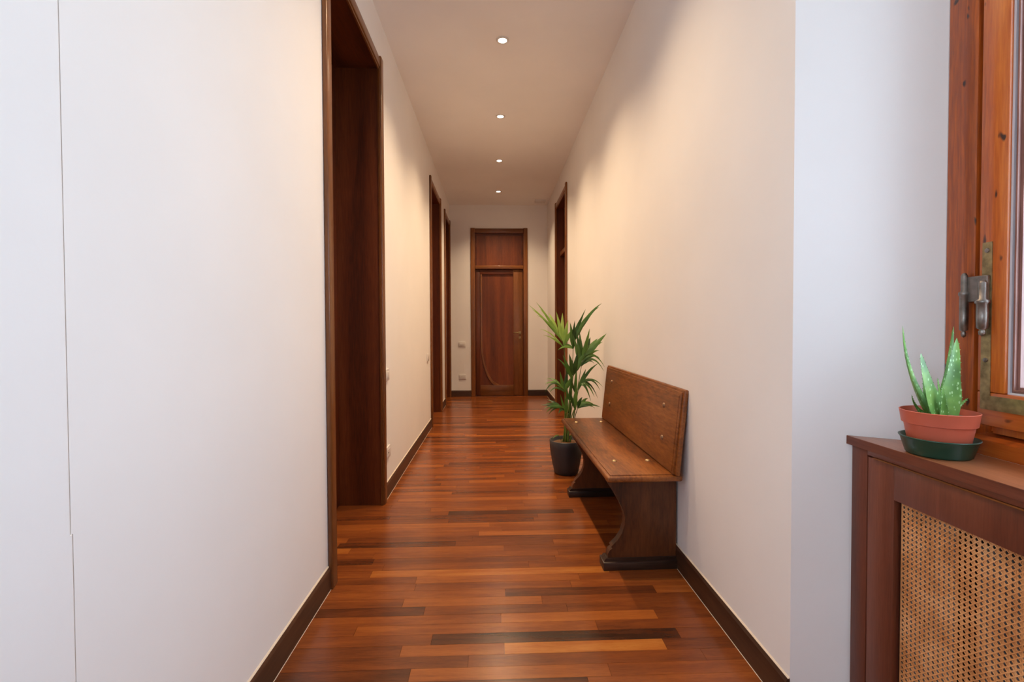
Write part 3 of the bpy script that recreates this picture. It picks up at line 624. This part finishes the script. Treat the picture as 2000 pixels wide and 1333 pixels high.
# ------------------------------------------------------------------ aloe on the sill
AX, AY = 1.086, 1.124
t = thing('plant_saucer', 'dark green plastic saucer under the terracotta pot on the sill', 'saucer', (AX, AY, SILL))
obj('dish', lathe([(0, 0), (0.060, 0), (0.064, 0.004), (0.0745, 0.040), (0.0775, 0.0425), (0.0775, 0.0445), (0.0735, 0.0445), (0.061, 0.006), (0, 0.005)], 48), 'saucer', t, True)
PB = SILL+0.0055
t = thing('potted_aloe', 'spotted green aloe in a terracotta coloured pot on the window sill', 'plant', (AX, AY, PB))
auto(obj('pot', lathe([(0, 0), (0.0535, 0), (0.056, 0.004), (0.0672, 0.070), (0.0718, 0.0715), (0.0758, 0.100), (0.0765, 0.102), (0.0745, 0.103), (0.0705, 0.084), (0, 0.084)], 48), 'terra', t), 40)
obj('soil', lathe([(0.0705, 0.084), (0.05, 0.092), (0, 0.095)], 24), 'soil', t, True)
def aloe_leaf(base, mid, tip, w0, th, parent, face=(0.2, -1, 0.1), n=12):
    path = bez(base, mid, tip, n); bm = bmesh.new(); prev = None; fc = Vector(face).normalized()
    for i, p in enumerate(path):
        d = (path[min(i+1, n)]-path[max(i-1, 0)]).normalized(); s = d.cross(fc).normalized(); nn = s.cross(d)
        if nn.dot(fc) < 0: nn = -nn
        u = i/n; wv = w0*max(0.02, (1-u)**0.6*(0.9+0.25*math.sin(min(1, u*2.2)*PI))); tv = th*max(0.04, (1-u)**0.8)
        ring = [bm.verts.new(p+s*wv*c+nn*tv*q) for c, q in ((-1, .35), (-.55, .1), (0, -.05), (.55, .1), (1, .35), (.7, -.55), (0, -1), (-.7, -.55))]
        if prev:
            for k in range(8): bm.faces.new([prev[k], prev[(k+1)%8], ring[(k+1)%8], ring[k]])
        prev = ring
    bm.faces.new(prev); bmesh.ops.recalc_face_normals(bm, faces=list(bm.faces)); lf = auto(obj('leaf', bm, 'aloe', parent), 60)
    sp = bmesh.new()
    for i in range(2, n, 1):
        for sg in (-1, 1):
            p = path[i]; d = (path[min(i+1, n)]-path[i-1]).normalized(); s = d.cross(fc).normalized(); nn = s.cross(d)
            if nn.dot(fc) < 0: nn = -nn
            u = i/n; wv = w0*max(0.02, (1-u)**0.6*(0.9+0.25*math.sin(min(1, u*2.2)*PI))); tv = th*max(.04, (1-u)**.8)
            c = p+s*wv*sg+nn*tv*.35
            vs = [sp.verts.new(c+d*.0012), sp.verts.new(c-d*.0012), sp.verts.new(c+s*sg*.0022+d*.001), sp.verts.new(c+nn*.0008)]
            for q in ((0, 1, 2), (0, 2, 3), (1, 3, 2), (0, 3, 1)): sp.faces.new([vs[k] for k in q])
    x = obj('teeth', sp, 'aloe', lf); x['kind'] = 'stuff'
ZS = 0.086
def A(px_x, z, y=0.0): return Vector((px_x, y, z-PB))
aloe_leaf((-.020, -.004, ZS), A(-.088, 1.07), A(-.076, 1.188, .02), .0150, .007, t, (0.5, -1, .2))
aloe_leaf((-.012, -.018, ZS), A(-.052, 1.05, -.02), A(-.066, 1.122, -.02), .0235, .007, t, (.1, -1, .3))
aloe_leaf((-.008, .012, ZS), A(-.010, 1.05, .03), A(-.013, 1.108, .03), .0110, .006, t, (-.3, -1, .1))
aloe_leaf((.000, -.006, ZS), A(-.008, 1.03, -.01), A(-.016, 1.062, -.012), .0065, .004, t, (.2, -1, .2))
aloe_leaf((.010, -.010, ZS), A(.030, 1.075, -.01), A(.038, 1.158, -.005), .0235, .008, t, (-.25, -1, .2))
aloe_leaf((.012, .012, ZS), A(.046, 1.08, .02), A(.064, 1.186, .03), .0135, .007, t, (0, -1, .1))
aloe_leaf((-.026, .0, ZS), A(-.064, .985, .0), A(-.069, 1.020, .0), .0070, .005, t, (.5, -1, .1))
aloe_leaf((.018, -.004, ZS), A(.036, .985, -.005), A(.062, 1.012, -.012), .0075, .005, t, (0, -1, .5))
aloe_leaf((-.004, -.018, ZS), A(-.018, 1.0, -.03), A(-.020, 1.045, -.03), .0120, .005, t, (0, -1, .3))
for i in range(16):
    an, rr = RB.uniform(0, 2*PI), RB.uniform(.02, .062); s = RB.uniform(.003, .006)
    b = bmesh.new(); bmesh.ops.create_icosphere(b, subdivisions=1, radius=s); xf(b, Matrix.Translation((rr*math.cos(an), rr*math.sin(an), ZS+.0055-rr*.06)) @ Matrix.Diagonal((1, 1.3, .7, 1))); obj('pebble', b, 'pebble', t, True)

# ------------------------------------------------------------------ recessed spots
for i, yy in enumerate((0.98, 2.22, 3.464, 4.705, 5.947, 7.299)):  # first two are unseen spots, added for warm light at the near end
    lab = ['recessed ceiling spot overhead by the window recess, out of view', 'recessed ceiling spot above the bench, out of view', 'largest round recessed spot, nearest in the ceiling row', 'second recessed spot from the near end of the ceiling row',
           'third recessed spot, second from the far end of the ceiling row', 'smallest round recessed spot, nearest the far door'][i]
    t = thing('ceiling_spot', lab, 'ceiling light', (0.065, yy, C), group='recessed spots along the corridor ceiling')
    obj('trim_ring', lathe([(0.030, 0.0), (0.030, -0.006), (0.044, -0.007), (0.047, -0.003), (0.047, 0.0)], 32), 'white_plastic', t, True)
    obj('lens', lathe([(0.030, -0.004), (0.0, -0.0055)], 24), 'lens', t)
    l = bpy.data.lights.new('spot_beam', 'SPOT'); l.energy = SPOT_W*(0.14 if yy < 2 else 0.8 if yy < 3 else 1.0); l.color = SPOT_COL; l.spot_size = math.radians(128); l.spot_blend = 0.9; l.shadow_soft_size = 0.03
    lo = bpy.data.objects.new('spot_beam', l); COL.objects.link(lo); lo.parent = t; lo.location = (0, 0, -0.012)
tag(obj('ceiling_box', box(0.665, 0.835, 7.74, 7.86, C-0.034, C, bev=0.004), 'white_plastic'), 'slim white box fixed to the ceiling near the far right corner', 'box')

# ------------------------------------------------------------------ switches and sockets
def plate(name, label, loc, rotz, socket=False):
    t = thing(name, label, 'socket' if socket else 'switch', loc, rotz, group='white wall plates')
    auto(obj('plate', box(-0.060, 0.060, -0.012, 0, -0.041, 0.041, bev=0.003), 'white_plastic', t))
    if socket:
        sx = (-0.018,); obj('insert', box(-0.034, 0.034, -0.014, -0.011, -0.023, 0.023), 'white_plastic', t)
        for x in (-0.024, -0.014, -0.004): 
            bm = lathe([(0, 0), (0.0032, 0), (0.0032, 0.0012), (0, 0.0012)], 10); xf(bm, Matrix.Translation((x, -0.0135, 0)) @ Matrix.Rotation(PI/2, 4, 'X')); obj('socket_hole', bm, 'dark_hole', t)
    else:
        for k in range(3): auto(obj('rocker', box(-0.034+k*0.0228, -0.034+k*0.0228+0.0222, -0.0155, -0.011, -0.0225, 0.0225, bev=0.0015), 'white_plastic', t))
    return t
plate('light_switch', 'white light switch on the left wall beside the nearest door opening', (-L, 3.345, 0.855), PI/2)
plate('light_switch', 'white light switch on the left wall before the middle doorway', (-L, 5.40, 0.845), PI/2)
plate('light_switch', 'white light switch on the end wall left of the far door', (-0.557, D, 0.890), 0)
plate('wall_socket', 'white socket low on the left wall beside the nearest door opening', (-L, 3.36, 0.310), PI/2, True)
plate('wall_socket', 'white socket low on the end wall left of the far door', (-0.551, D, 0.335), 0, True)
